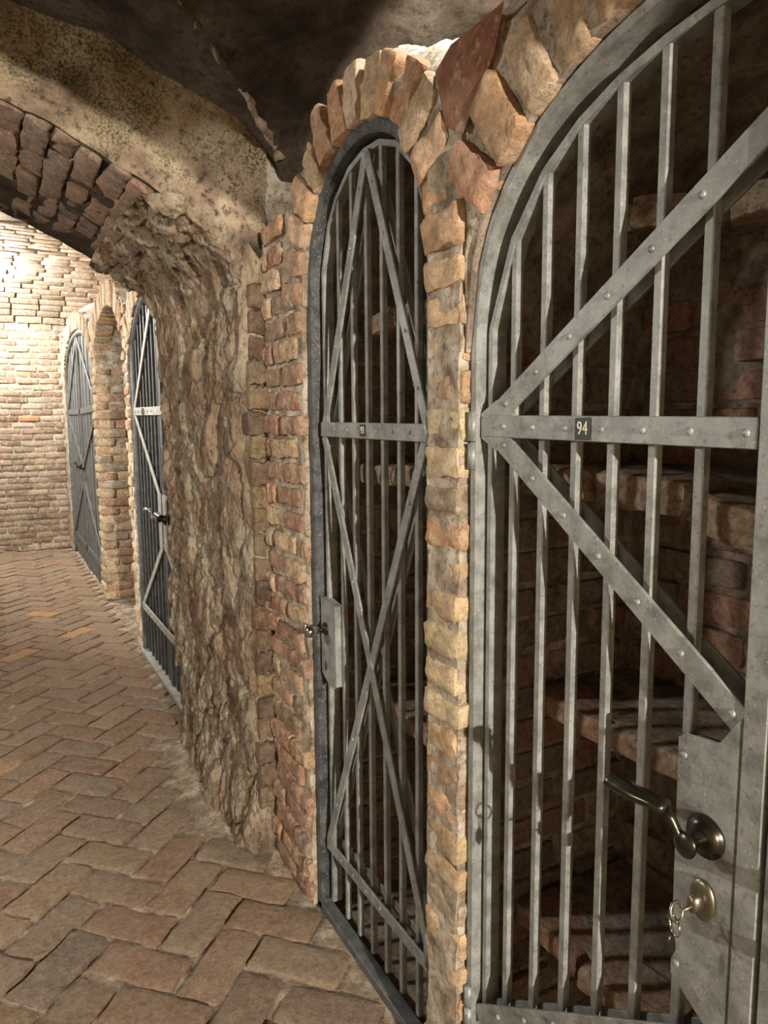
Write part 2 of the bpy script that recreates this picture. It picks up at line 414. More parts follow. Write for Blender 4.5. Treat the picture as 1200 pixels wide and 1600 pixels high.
# bricks of the right wall: piers
for k in range(25):                                    # pier between the two near gates
    z = k * .0655
    put_brick('near', (XF + .060 + rb.uniform(-.004, .005), 1.121, z + .033), (0, 1, 0), (-1, 0, 0), (0, 0, 1), wall_r, pick(PIER, .14),
              (.116 + rb.uniform(-.006, .008), .118, .0555 + rb.uniform(-.005, .004)), .003, .035)
def left93(z): return 1.79 if z < 1.64 else max(1.79 - (A93.a - abs(A93.a * 0)) * 0, A93.c + (A93.a + .14) * math.sqrt(max(0, 1 - ((z + .04 - A93.zc) / (A93.b + .14)) ** 2)) + .012 if z + .04 < A93.zc + A93.b + .14 else 9)
courses('nearl', wall_r, ORANGE, (XF, 0, 0), (0, 1, 0), (-1, 0, 0), left93, 2.10, 0, 1.86, L=.175, depth=.115, jit=.004)
# voussoirs
def voussoirs(arch, kind, parent, pal, length, forbid=None, step=.068, thick=.066, depth=.12, zmin=0, amin=.05, xface=XF, keep=None):
    P_ = resample(arch.pts(.0, 400), step)
    for k in range(len(P_) - 1):
        c = (P_[k] + P_[k + 1]) / 2; t = P_[k + 1] - P_[k]; seg = np.hypot(*t); t = t / seg
        nrm = np.array([t[1], -t[0]])
        if nrm[1] < 0: nrm = -nrm
        if np.dot(nrm, c - np.array([arch.c, arch.zc])) < 0: nrm = -nrm
        if c[1] < zmin: continue
        if keep and not keep(*c): continue
        ln = length * rb.uniform(.92, 1.08)
        if forbid:
            q = .02
            while q < ln and not forbid(*(c + nrm * q)): q += .005
            ln = min(ln, q)
        if ln < amin: continue
        cc = c + nrm * ln / 2
        ax = Vector((0, nrm[0], nrm[1])); az = Vector((0, t[0], t[1])); ay = az.cross(ax)
        w_ = seg * (1 + ln / 2 / max(.2, arch.a)) - .013
        put_brick(kind, (xface + depth / 2 + rb.uniform(-.008, .006), cc[0], cc[1]), ax, ay, az, parent, pick(pal, .14), (ln, depth, w_), .003, .03)
voussoirs(A93, 'vous', wall_r, VOUS, .122, lambda y, z: A94.inside(y, z, .03), zmin=1.66, step=.066)
voussoirs(A94, 'vous', wall_r, VOUS, .135, lambda y, z: y > 1.02 and A93.inside(y, z, .12), step=.076, zmin=1.63)
# dark red brick wedged into the fork between the two arches
wv = MB(); prof = [(1.125, 1.935), (1.085, 1.955), (.955, 1.955), (.975, 1.905), (1.052, 1.822), (1.095, 1.845)]
V = [(XF - .004, y, z) for y, z in prof] + [(XF + .08, y, z) for y, z in prof]
wv.add(V, [tuple(range(6)), tuple(range(11, 5, -1))] + [(k, (k + 1) % 6, (k + 1) % 6 + 6, k + 6) for k in range(6)])
wo = link('brick', wv.mesh('wedge_brick', M['brick_clean']), wall_r); wo.color = (.27, .125, .08, 1)
bv = wo.modifiers.new('bevel', 'BEVEL'); bv.width = .008; bv.segments = 2
# far piers, reveals and rings
courses('far', wall_rf, TAN, (XF, 0, 0), (0, 1, 0), (-1, 0, 0), 4.44, 4.58, 0, 2.0, L=.5, depth=.11)
courses('far', wall_rf, TAN + ORANGE, (0, 5.90, 0), (1, 0, 0), (0, -1, 0), XF + .005, 1.12, 0, 2.0, depth=.10)
courses('far', wall_rf, TAN, (XF, 0, 0), (0, 1, 0), (-1, 0, 0), 5.90, 6.10, 0, 1.9, L=.5, depth=.09)
voussoirs(A92, 'far', wall_rf, TAN, .15, lambda y, z: APS.inside(y, z, .02), zmin=1.72, keep=lambda y, z: y > 3.4)
voussoirs(APS, 'far', wall_rf, TAN, .15, lambda y, z: A92.inside(y, z, .1) or AFD.inside(y, z, .02), zmin=1.8)
voussoirs(AFD, 'far', wall_rf, TAN, .15, lambda y, z: APS.inside(y, z, .14), zmin=1.78)

# ------------------------------------------------------------------ cells behind the near gates
cw = MB()
g = P(-.1, 1.08, 1.135, 0, 2.0, 80, 130); g = g + vnoise3(g, 9, .022); cw.grid(g)
cx = MB(); g = P(1.16, 1.82, 1.135, 0, 2.1, 50, 130); g = g + vnoise3(g, 9, .018); cx.grid(g)
cell_w = link('wall_cell', cw.mesh('wall_cell', M['mortar_cell'], True), None, 'dark brick back wall of the niche behind gate 94', 'wall', kind='structure')
cell_n = link('wall_cell_narrow', cx.mesh('wall_cell_narrow', M['mortar_cell'], True), None, 'dark brick back wall of the narrow niche behind gate 93', 'wall', kind='structure')
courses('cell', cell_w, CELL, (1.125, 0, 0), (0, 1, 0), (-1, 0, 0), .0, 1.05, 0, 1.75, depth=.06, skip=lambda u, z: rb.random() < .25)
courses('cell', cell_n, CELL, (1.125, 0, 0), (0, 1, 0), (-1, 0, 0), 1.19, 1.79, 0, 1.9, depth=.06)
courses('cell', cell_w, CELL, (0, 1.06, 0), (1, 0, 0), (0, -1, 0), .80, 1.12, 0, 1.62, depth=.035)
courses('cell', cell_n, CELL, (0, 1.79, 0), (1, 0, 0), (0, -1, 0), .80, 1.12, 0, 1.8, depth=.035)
# far gate niche back walls (dark behind the bars)
fb = MB()
g = P(3.0, 4.5, 1.18, 0, 2.1, 30, 40); g = g + vnoise3(g, 8, .02); fb.grid(g)
g = P(6.0, 8.5, 1.0, 0, 2.3, 30, 30); fb.grid(g)
g = P(4.4, 6.2, 2.25, 0, 2.3, 30, 30); g = g + vnoise3(g, 8, .02); fb.grid(g)
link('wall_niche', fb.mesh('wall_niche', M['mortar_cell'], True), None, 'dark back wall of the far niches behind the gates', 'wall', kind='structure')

# ------------------------------------------------------------------ rubble pier under the transverse arch
def worley(P, seed=0):
    P = np.asarray(P, float); i = np.floor(P).astype(np.int64); best = np.full(P.shape[:-1], 9.0); sec = best.copy(); idv = best * 0
    for a in (-1, 0, 1):
        for b in (-1, 0, 1):
            for c in (-1, 0, 1):
                q = i + np.array([a, b, c])
                off = np.stack([_h(q[..., 0] + seed + 7 * k, q[..., 1] + 13 * k, q[..., 2] + 31 * k) for k in range(3)], -1)
                dd = np.linalg.norm(q + off - P, axis=-1); r_ = _h(q[..., 0] + 91, q[..., 1] + 5, q[..., 2] + seed)
                new = dd < best; sec = np.where(new, best, np.minimum(sec, dd)); idv = np.where(new, r_, idv); best = np.where(new, dd, best)
    return best, sec, idv
def rock_profile():
    pts = [(.745, 2.080), (.70, 2.085), (.668, 2.10), (.650, 2.13), (.645, 2.3), (.640, 2.55), (.640, 2.8), (.638, 3.05), (.645, 3.16), (.69, 3.20), (.76, 3.20)]
    P_ = np.array(pts); d = np.r_[0, np.cumsum(np.hypot(*np.diff(P_, axis=0).T))]; q = lin(0, d[-1], 300)
    return np.stack([np.interp(q, d, P_[:, 0]), np.interp(q, d, P_[:, 1])], -1)
rp = rock_profile()
# vertical run, then bending over into the springing of the arch
vp = resample([(0, -.02), (.012, .3), (.004, .8), (0, 1.3), (0, 1.62), (-.004, 1.74), (-.025, 1.80), (-.07, 1.855), (-.13, 1.898), (-.20, 1.940), (-.25, 1.97)], .0056)
G = np.zeros((len(rp), len(vp), 3)); zz = vp[:, 1]
far = np.clip((rp[:, 1] - 2.6) / .5, 0, 1)
G[..., 0] = rp[:, None, 0] + vp[None, :, 0] + .035 * far[:, None] * np.clip((.5 - zz) / .5, 0, 1)[None]
G[..., 1] = rp[:, None, 1]; G[..., 2] = zz[None] + .02 * np.clip((zz - 1.75) / .2, 0, 1)[None] * (rp[:, 1] - 2.1)[:, None]
tg = np.gradient(rp, axis=0); tg /= np.linalg.norm(tg, axis=1, keepdims=True)
nr = np.stack([-tg[:, 1], tg[:, 0]], -1)         # outwards
S = G * np.array([1, 1, .55])
facew = np.clip((rp[:, 1] - 2.10) / .06, 0, 1)[:, None]
Sw = S + vnoise3(S, 9, .05, 2)
w1, w2, wid = worley(Sw * 9.0)
w3, w4, wie = worley(Sw * 24.0 + 5, 3)
disp = fbm(S * 5.5, 3) * .030 + (wid - .5) * .030 + np.clip((w2 - w1) * 3, 0, 1) * .014 - .010 + (wie - .5) * .012 + np.clip((w4 - w3) * 2.5, 0, 1) * .006 + fbm(S * 30 + 5, 4, .65) * .012 + fbm(G * 90, 2) * .004
disp = disp * (.40 + .60 * facew)
disp += .020 * np.exp(-((zz[None] - .03) / .10) ** 2) * facew
for (ys, zs, r_, dp) in ((3.02, .62, .016, .05), (2.22, 1.16, .012, .035), (2.5, 1.62, .02, .04), (2.75, 1.3, .03, .03), (2.33, .42, .05, .03)):
    disp -= dp * np.exp(-(((G[..., 1] - ys) / r_) ** 2 + ((G[..., 2] - zs) / r_) ** 2))
bend = np.clip((zz - 1.76) / .12, 0, 1)[None]
G[..., 0] += nr[:, None, 0] * disp * (1 - .6 * bend); G[..., 1] += nr[:, None, 1] * disp * (1 - bend); G[..., 2] -= disp * bend
rk = MB(); rk.grid(G, 0, True)
wall_p = link('wall_pier', rk.mesh('wall_pier', M['rock'], True), None, 'rough eroded rubble stone pier carrying the transverse arch', 'wall', kind='structure')
DARKQ = [(.115, .075, .052), (.14, .09, .06), (.19, .13, .08), (.23, .17, .10), (.17, .13, .085), (.10, .068, .05)]
courses('fill', wall_p, DARKQ, (0, 2.074, 0), (1, 0, 0), (0, -1, 0), .664, .722, .16, 1.70, pitch=.072, L=.4, depth=.07, jit=.007, minlen=.02, joint=.004)

# ------------------------------------------------------------------ transverse arches
IN_X = [.74, .70, .685, .67, .60, .527, .403, .287, .177, .074, -.1, -.3, -.57]
IN_Z = [1.45, 1.66, 1.77, 1.835, 1.882, 1.920, 1.980, 2.046, 2.097, 2.137, 2.185, 2.225, 2.245]
def intr(x):
    x = x if x > -.57 else -1.14 - x
    return float(np.interp(-x, [-v for v in IN_X], IN_Z))
def make_arch(y0, y1, label, cell, name='ceiling_arch', rise=.002):
    a = MB(); xs = np.concatenate([lin(.74, .66, 12), lin(.64, -1.80, int(2.44 / cell)), lin(-1.82, -1.88, 4)])
    slab(a, xs, lambda x: intr(x) + rise, lambda x: 2.62, lambda x: 2.62, y0, y1, cell, YX, .016, 8, 0, 0, 0, 1)
    return link(name, a.mesh(name, [M['vault'], M['lichen']], True), None, label, 'arch', kind='structure')
arch1 = make_arch(2.10, 3.18, 'rough transverse stone arch spanning the corridor above the rubble pier', .022)
make_arch(-1.4, -.35, 'transverse stone arch across the corridor behind the viewer', .05, rise=-.02)
# soffit bricks
pts = resample([(x, intr(x)) for x in lin(.56, -.9, 300)], .068)
for k in range(len(pts) - 1):
    c = (pts[k] + pts[k + 1]) / 2; t = pts[k + 1] - pts[k]; seg = np.hypot(*t); t /= seg
    nrm = np.array([t[1], -t[0]]);
    if nrm[1] < 0: nrm = -nrm
    y = 2.115 - (k % 2) * .11 + rb.uniform(-.02, .02)
    while y < 3.16:
        ya = max(y, 2.105); yb = min(y + .235 * rb.uniform(.8, 1.15), 3.18)
        if yb - ya > .05:
            cc = c + nrm * (.026 + rb.uniform(-.006, .005))
            put_brick('fill', (cc[0], (ya + yb) / 2, cc[1] + .02 * (ya - 2.1)), (0, 1, 0), Vector((nrm[0], 0, nrm[1])), Vector((t[0], 0, t[1])) * -1 if False else Vector((0, 1, 0)).cross(Vector((nrm[0], 0, nrm[1]))), arch1, pick(BROWN),
                      (yb - ya - .006, .07, seg - .005), .004, .03)
        y = yb

# ------------------------------------------------------------------ vaults
def vault_grid(x0, x1, y0, y1, nx, ny, f, amp, sc):
    X, Y = np.meshgrid(lin(x0, x1, nx), lin(y0, y1, ny), indexing='ij')
    Z = f(X, Y); G_ = np.stack([X, Y, Z], -1)
    return G_ + vnoise3(G_, sc, amp, 4)
def near_v(X, Y):
    h1 = 2.0 + .42 * np.sqrt(np.clip(1 - ((X + .57) / 1.37) ** 2, 0, 1))
    h2 = 1.97 + .45 * np.sqrt(np.clip(1 - ((Y - .9) / 1.24) ** 2, 0, 1))
    return np.maximum(np.where(X > .8, 0, h1), h2)
vb = MB(); vb.grid(vault_grid(-1.9, 1.25, -.36, 2.12, 300, 240, near_v, .022, 6), 0, True)
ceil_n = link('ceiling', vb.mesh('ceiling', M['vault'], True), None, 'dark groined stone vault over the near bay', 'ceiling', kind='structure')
sm = MB(); sp_ = []
for tq in lin(.012, .30, 60):
    xq, yq = .80 - 1.37 * tq, 2.11 - 1.22 * tq
    sp_.append((xq, yq, float(near_v(np.array(xq), np.array(yq))) + .010 + .006 * math.sin(tq * 60)))
tube_r = [.013 - .00012 * k + .008 * float(fbm(np.array([k * .45, 2.0, 5.0]), 2)) for k in range(60)]
SEAM = (sp_, tube_r)
def far_v(X, Y):
    h1 = 2.1 + .35 * np.sqrt(np.clip(1 - ((X + .57) / 1.5) ** 2, 0, 1))
    h2 = 2.30 + .75 * np.sqrt(np.clip(1 - ((Y - 5.95) / 2.78) ** 2, 0, 1))
    return np.maximum(np.where(X > .9, 0, h1), h2)
vb = MB(); vb.grid(vault_grid(-1.9, 1.25, 3.15, 8.74, 120, 220, far_v, .012, 6), 0, True)
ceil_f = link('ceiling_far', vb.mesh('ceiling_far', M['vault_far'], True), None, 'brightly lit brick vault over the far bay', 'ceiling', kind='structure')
# brick rows of the far vault springing from the back wall
ep = resample([(5.95 + 2.75 * math.cos(a), 2.30 + .75 * math.sin(a)) for a in lin(0.02, 1.25, 300)], .08)
for k in range(min(24, len(ep) - 1)):
    c = (ep[k] + ep[k + 1]) / 2; t = ep[k + 1] - ep[k]; seg = np.hypot(*t); t /= seg; nrm = np.array([-t[1], t[0]])
    if nrm[1] > 0: nrm = -nrm
    x = -.5 - (k % 2) * .12
    while x < 1.15:
        ln = .235 * rb.uniform(.85, 1.1)
        put_brick('far', (x + ln / 2, c[0] - nrm[0] * .032, c[1] - nrm[1] * .032), (1, 0, 0), Vector((0, nrm[0], nrm[1])), Vector((1, 0, 0)).cross(Vector((0, nrm[0], nrm[1]))), ceil_f, pick(PALE),
                  (ln, .08, seg - .012), .005, .03)
        x += ln + .014
# rear vault over the bay behind the camera
vb = MB(); vb.grid(vault_grid(-1.9, 1.25, -5.2, -1.38, 40, 40, lambda X, Y: 2.0 + .6 * np.sqrt(np.clip(1 - ((X + .3) / 1.65) ** 2, 0, 1)), .02, 5), 0, True)
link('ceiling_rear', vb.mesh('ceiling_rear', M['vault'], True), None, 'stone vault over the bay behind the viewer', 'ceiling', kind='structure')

# ------------------------------------------------------------------ back, left and rear walls
bw = MB()
g = np.stack([np.broadcast_to(lin(-1.9, 1.25, 60)[:, None], (60, 60)), np.full((60, 60), 8.71), np.broadcast_to(lin(0, 2.5, 60)[None], (60, 60))], -1)
g = g + vnoise3(g, 8, .01); bw.grid(g)
wall_b = link('wall_back', bw.mesh('wall_back', M['mortar'], True), None, 'pale brick end wall of the corridor', 'wall', kind='structure')
courses('far', wall_b, PALE + BROWN[:2], (0, 8.70, 0), (1, 0, 0), (0, -1, 0), -.48, .72, 0, 2.40, depth=.10)
courses('far', wall_b, PALE, (0, 8.70, 0), (1, 0, 0), (0, -1, 0), .72, 1.2, 2.07, 2.40, depth=.10)
d3 = right * ((50 - 600) / 1150) - up * ((649 - 800) / 1150) + fw; tq = 8.65 / d3.y      # the one bright orange brick
near_b = min([o for o in wall_b.children], key=lambda o: (o.location - Vector((d3.x * tq, 8.65, H + d3.z * tq))).length); near_b.color = (.50, .22, .10, 1)
lw = MB()
g = P(-5.2, 8.8, -1.86, 0, 2.6, 160, 40); g = g + vnoise3(g, 5, .03); lw.grid(g)
link('wall_left', lw.mesh('wall_left', M['mortar'], True), None, 'rough masonry wall along the left of the corridor', 'wall', kind='structure')
rw = MB()
g = np.stack([np.broadcast_to(lin(-1.9, 1.25, 20)[:, None], (20, 20)), np.full((20, 20), -5.2), np.broadcast_to(lin(0, 2.7, 20)[None], (20, 20))], -1); rw.grid(g)
g = P(-5.2, -1.6, .75, 0, 2.6, 20, 20); g = g + vnoise3(g, 5, .02); rw.grid(g)
link('wall_rear', rw.mesh('wall_rear', M['vault'], True), None, 'masonry walls of the bay behind the viewer', 'wall', kind='structure')

# ------------------------------------------------------------------ floor
fl = MB()
X, Y = np.meshgrid(lin(-1.9, .78, 180), lin(-5.2, 8.8, 520), indexing='ij')
g = np.stack([X, Y, np.full_like(X, -.010)], -1)
d_ = fbm(g * 9, 3) * .006 + fbm(g * 40, 2) * .002
edge = np.clip((X - (.60 + .05 * vn(np.stack([X * 0, Y * 4, X * 0], -1)))) / .12, 0, 1) * ((Y > 1.95) & (Y < 3.2))
g[..., 2] += d_ + .022 * edge
fl.grid(g)
g = np.stack(np.meshgrid(lin(.74, 2.3, 40), lin(-1.6, 8.6, 120), indexing='ij') + [np.full((40, 120), -.006)], -1); g[..., 2] += fbm(g * 6, 3) * .006; fl.grid(g)
floor_o = link('floor', fl.mesh('floor', M['floor_joint'], True), None, 'dirt-filled joints and bed of the herringbone brick floor', 'floor', kind='structure')
U = Vector((math.cos(R(-45)), math.sin(R(-45)), 0)); Vv = Vector((math.cos(R(45)), math.sin(R(45)), 0))
def unproj(px, py):
    u = (px - 600) / 1150; v = (py - 800) / 1150
    d3 = right * u - up * v + fw; t = -H / d3.z
    return Vector((d3.x * t, d3.y * t, 0))
O = unproj(128, 1518); MOD = .1255
todo = []
ORANGE_AT = [unproj(*q) for q in ((148, 984), (28, 1030), (15, 1185), (55, 958))]
for i in range(-90, 90):
    for j in range(-60, 60):
        cx, cy = i + 2 * j, -i + 2 * j
        for orient, (a, b) in (('h', (cx + 1, cy + .5)), ('v', (cx + 2.5, cy + 1))):
            c = O + U * (a * MOD) + Vv * (b * MOD)
            if -1.8 < c.x < .735 and -.6 < c.y < 8.66:
                if c.x > .60 and 2.15 < c.y < 3.1: continue
                todo.append((c, orient))
def seen(c):     # how large it shows from the viewpoint
    q = c - Vector((0, 0, H)); dep = q.dot(fw)
    if dep < .5: return -1
    px = q.dot(right) / dep * 1150 + 600; py = -q.dot(up) / dep * 1150 + 800
    ins = -60 < px < 1250 and py < 1700 and c.x > -.25
    return (2 if ins else 0) + 1 / dep
ORANGE_AT = [min((t_[0] for t_ in todo), key=lambda c: (c - q).length) for q in ORANGE_AT]
todo.sort(key=lambda q: -seen(q[0]))
rest = MB()
for k, (c, orient) in enumerate(todo):
    ax, ay = (U, Vv) if orient == 'h' else (Vv, -U)
    col = pick(PAVE, .14)
    if any((c - q).length < .001 for q in ORANGE_AT): col = (.45, .275, .14)
    top = rb.uniform(-.004, .003)
    if k < 300:
        put_brick('paver', (c.x, c.y, top - .025), ax, ay, (0, 0, 1), floor_o, col, (.238 + rb.uniform(-.004, .003), .113 + rb.uniform(-.004, .003), .05), .003, .012)
    else:
        hx, hy = ax * .119, ay * .057
        V = [c + hx * sx + hy * sy + Vector((0, 0, zq + top)) for zq in (-.04, 0) for sx, sy in ((-1, -1), (1, -1), (1, 1), (-1, 1))]
        rest.add([tuple(v) for v in V], [(4, 5, 6, 7), (0, 1, 5, 4), (1, 2, 6, 5), (2, 3, 7, 6), (3, 0, 4, 7)])
ro = link('brick_paving', rest.mesh('brick_paving', M['paver']), floor_o, kind='stuff'); ro.color = (.235, .16, .11, 1)

# ------------------------------------------------------------------ ironwork helpers (coordinates: y along wall, z up, x depth)
def sweep(mb, path, wd, x0, x1, closed=False, mi=0):
    """rectangular bar swept along a path in the (y,z) plane"""
    P_ = np.array(path, float); n = len(P_)
    T = np.zeros_like(P_); T[1:-1] = P_[2:] - P_[:-2]; T[0] = P_[1] - P_[0]; T[-1] = P_[-1] - P_[-2]
    T /= np.linalg.norm(T, axis=1, keepdims=True); Nn = np.stack([-T[:, 1], T[:, 0]], -1)
    V = []
    for k in range(n):
        a = P_[k] + Nn[k] * wd / 2; b = P_[k] - Nn[k] * wd / 2
        V += [(x0, *a), (x0, *b), (x1, *b), (x1, *a)]
    F = []
    for k in range(n - 1):
        for q in range(4):
            F.append((k * 4 + q, k * 4 + (q + 1) % 4, (k + 1) * 4 + (q + 1) % 4, (k + 1) * 4 + q))
    F += [(0, 3, 2, 1), ((n - 1) * 4, (n - 1) * 4 + 1, (n - 1) * 4 + 2, (n - 1) * 4 + 3)]
    mb.add(V, F, mi)
def barmesh(y, z0, z1, w_, x0, ch=.0016):
    mb = MB(); h = w_ / 2
    pr = [(-h + ch, -h), (h - ch, -h), (h, -h + ch), (h, h - ch), (h - ch, h), (-h + ch, h), (-h, h - ch), (-h, -h + ch)]
    V = [(x0 + h + a, y + b, z0) for a, b in pr] + [(x0 + h + a, y + b, z1) for a, b in pr]
    mb.add(V, [tuple(range(7, -1, -1)), tuple(range(8, 16))] + [(k, (k + 1) % 8, (k + 1) % 8 + 8, k + 8) for k in range(8)])
    return mb
def tube(mb, pts, rads, n=10, mi=0, flat=1.0):
    pts = [Vector(p) for p in pts]; rings = []
    ref = Vector((0, 0, 1))
    V = []
    for k, p in enumerate(pts):
        t = (pts[min(k + 1, len(pts) - 1)] - pts[max(k - 1, 0)]).normalized()
        a = ref.cross(t)
        if a.length < 1e-3: a = Vector((1, 0, 0)).cross(t)
        a.normalize(); b = t.cross(a)
        r_ = rads[k] if hasattr(rads, '__len__') else rads
        for q in range(n):
            an = 2 * math.pi * q / n
            V.append(tuple(p + a * (math.cos(an) * r_) + b * (math.sin(an) * r_ * flat)))
    F = [(k * n + q, k * n + (q + 1) % n, (k + 1) * n + (q + 1) % n, (k + 1) * n + q) for k in range(len(pts) - 1) for q in range(n)]
    F += [tuple(range(n - 1, -1, -1)), tuple((len(pts) - 1) * n + q for q in range(n))]
    mb.add(V, F, mi)
_sm = MB(); tube(_sm, SEAM[0], SEAM[1], 10); _sm.v[0] += vnoise3(_sm.v[0], 45, .012, 3); link('mortar_seam', _sm.mesh('mortar_seam', M['rock'], True), ceil_n)
def lathe_x(mb, y, z, prof, n=20, sy=1.0, sz=1.0, mi=0):
    """revolved about an axis along -X through (y,z); prof = [(x, r)]"""
    V = [(x, y + math.cos(2 * math.pi * q / n) * r_ * sy, z + math.sin(2 * math.pi * q / n) * r_ * sz) for x, r_ in prof for q in range(n)]
    F = [(k * n + q, k * n + (q + 1) % n, (k + 1) * n + (q + 1) % n, (k + 1) * n + q) for k in range(len(prof) - 1) for q in range(n)]
    F += [tuple(range(n - 1, -1, -1)), tuple((len(prof) - 1) * n + q for q in range(n))]
    mb.add(V, F, mi)
_riv = None
def rivet(parent, y, z, x, r_=.0052):
    global _riv
    if _riv is None:
        mb = MB(); lathe_x(mb, 0, 0, [(.001, 1.0), (-.25, .96), (-.55, .72), (-.72, .35), (-.75, .08)], 10); _riv = mb.mesh('rivet', M['zinc'], True)
    o = bpy.data.objects.new('rivet', _riv); COL.objects.link(o); o.parent = parent
    root = parent.parent
    o.location = Vector((x, y, z)) - root.location; o.scale = (r_, r_, r_)
    return o
def part(name, mb, mat, root, smooth=False, bevel=0, label=None, parent=None):
    o = link(name, mb.mesh(name, mat, smooth, root.location), parent or root, label)
    if bevel:
        b_ = o.modifiers.new('bevel', 'BEVEL'); b_.width = bevel; b_.segments = 1; b_.limit_method = 'ANGLE'
    return o
def empty(name, loc, label, cat, group=None):
    o = link(name, None, None, label, cat, group); o.location = loc; o.empty_display_size = .1
    return o
def flat_bar(root, name, p0, p1, wd, x0, x1, mat, rivs=(), bevel=.0012, r_=.0052, back=None):
    mb = MB(); sweep(mb, [p0, p1], wd, x0, x1)
    o = part(name, mb, mat, root, bevel=bevel)
    for q in rivs:
        t = (q - p0[0]) / (p1[0] - p0[0]); rivet(o, q, p0[1] + (p1[1] - p0[1]) * t, x0, r_)
    if back is not None:
        mb = MB(); sweep(mb, [p0, p1], wd, back, back + (x1 - x0)); part(name, mb, mat, root, bevel=bevel)
    return o
def text_plate(root, txt, y, z, size, x, parent, ts):
    mb = MB(); mb.box((x - .002, y - size / 2, z - size / 2), (x, y + size / 2, z + size / 2))
    pl = part('number_plate', mb, M['plate'], root, bevel=.0006, parent=parent, label='small black enamel number plate')
    if txt:
        cu = bpy.data.curves.new('number', 'FONT'); cu.body = txt; cu.size = ts; cu.align_x = 'CENTER'; cu.align_y = 'CENTER'; cu.extrude = .0002
        cu.space_character = 1.05
        tmp = bpy.data.objects.new('tmp', cu); COL.objects.link(tmp)
        me = bpy.data.meshes.new_from_object(tmp.evaluated_get(bpy.context.evaluated_depsgraph_get()))
        bpy.data.objects.remove(tmp); me.materials.clear(); me.materials.append(M['digit'])
        o = link('number', me, pl)
        # text x -> -Y (reads left to right for a viewer at smaller X), text y -> Z, facing -X
        o.matrix_local = Matrix.Translation(Vector((x - .0024, y, z)) - root.location) @ Matrix(((0, 0, -1), (-1, 0, 0), (0, 1, 0))).to_4x4() @ Matrix.Diagonal((.78, 1, 1, 1))
def door_handle(root, y, z, x, dirn, mat, L=.10, lab=None, key=True):
    """rosette, spindle with round end cap and an ornate lever pointing along dirn*Y"""
    mb = MB(); lathe_x(mb, y, z, [(x, .027), (x - .003, .027), (x - .005, .023), (x - .007, .024), (x - .009, .015), (x - .012, .012)], 24)
    ro_ = part('rosette', mb, mat, root, True, label=lab)
    mb = MB(); lathe_x(mb, y, z, [(x - .008, .009), (x - .014, .012), (x - .019, .008), (x - .026, .009), (x - .033, .010), (x - .035, .015), (x - .038, .0165), (x - .040, .014), (x - .041, .0125), (x - .043, .008), (x - .044, .001)], 20)
    part('spindle', mb, mat, root, True)
    mb = MB(); xx = x - .037
    tube(mb, [(xx, y, z), (xx, y + dirn * .012, z + .012), (xx - .003, y + dirn * .018, z + .024), (xx - .006, y + dirn * .026, z + .034)], [.006, .006, .007, .0085], 10, flat=.8)
    q = [(0, .010), (.006, .0150), (.02, .0135), (.035, .0155), (.055, .0145), (.07, .0165), (.088, .0150), (.095, .0165), (.10, .009)]
    tube(mb, [(xx - .007 - .005 * math.sin(a * 40), y + dirn * (.022 + a * L / .1), z + .034 + .004 * math.sin(a * 31 + 1)) for a, _ in q], [b for _, b in q], 12, flat=.6)
    part('lever', mb, mat, root, True)

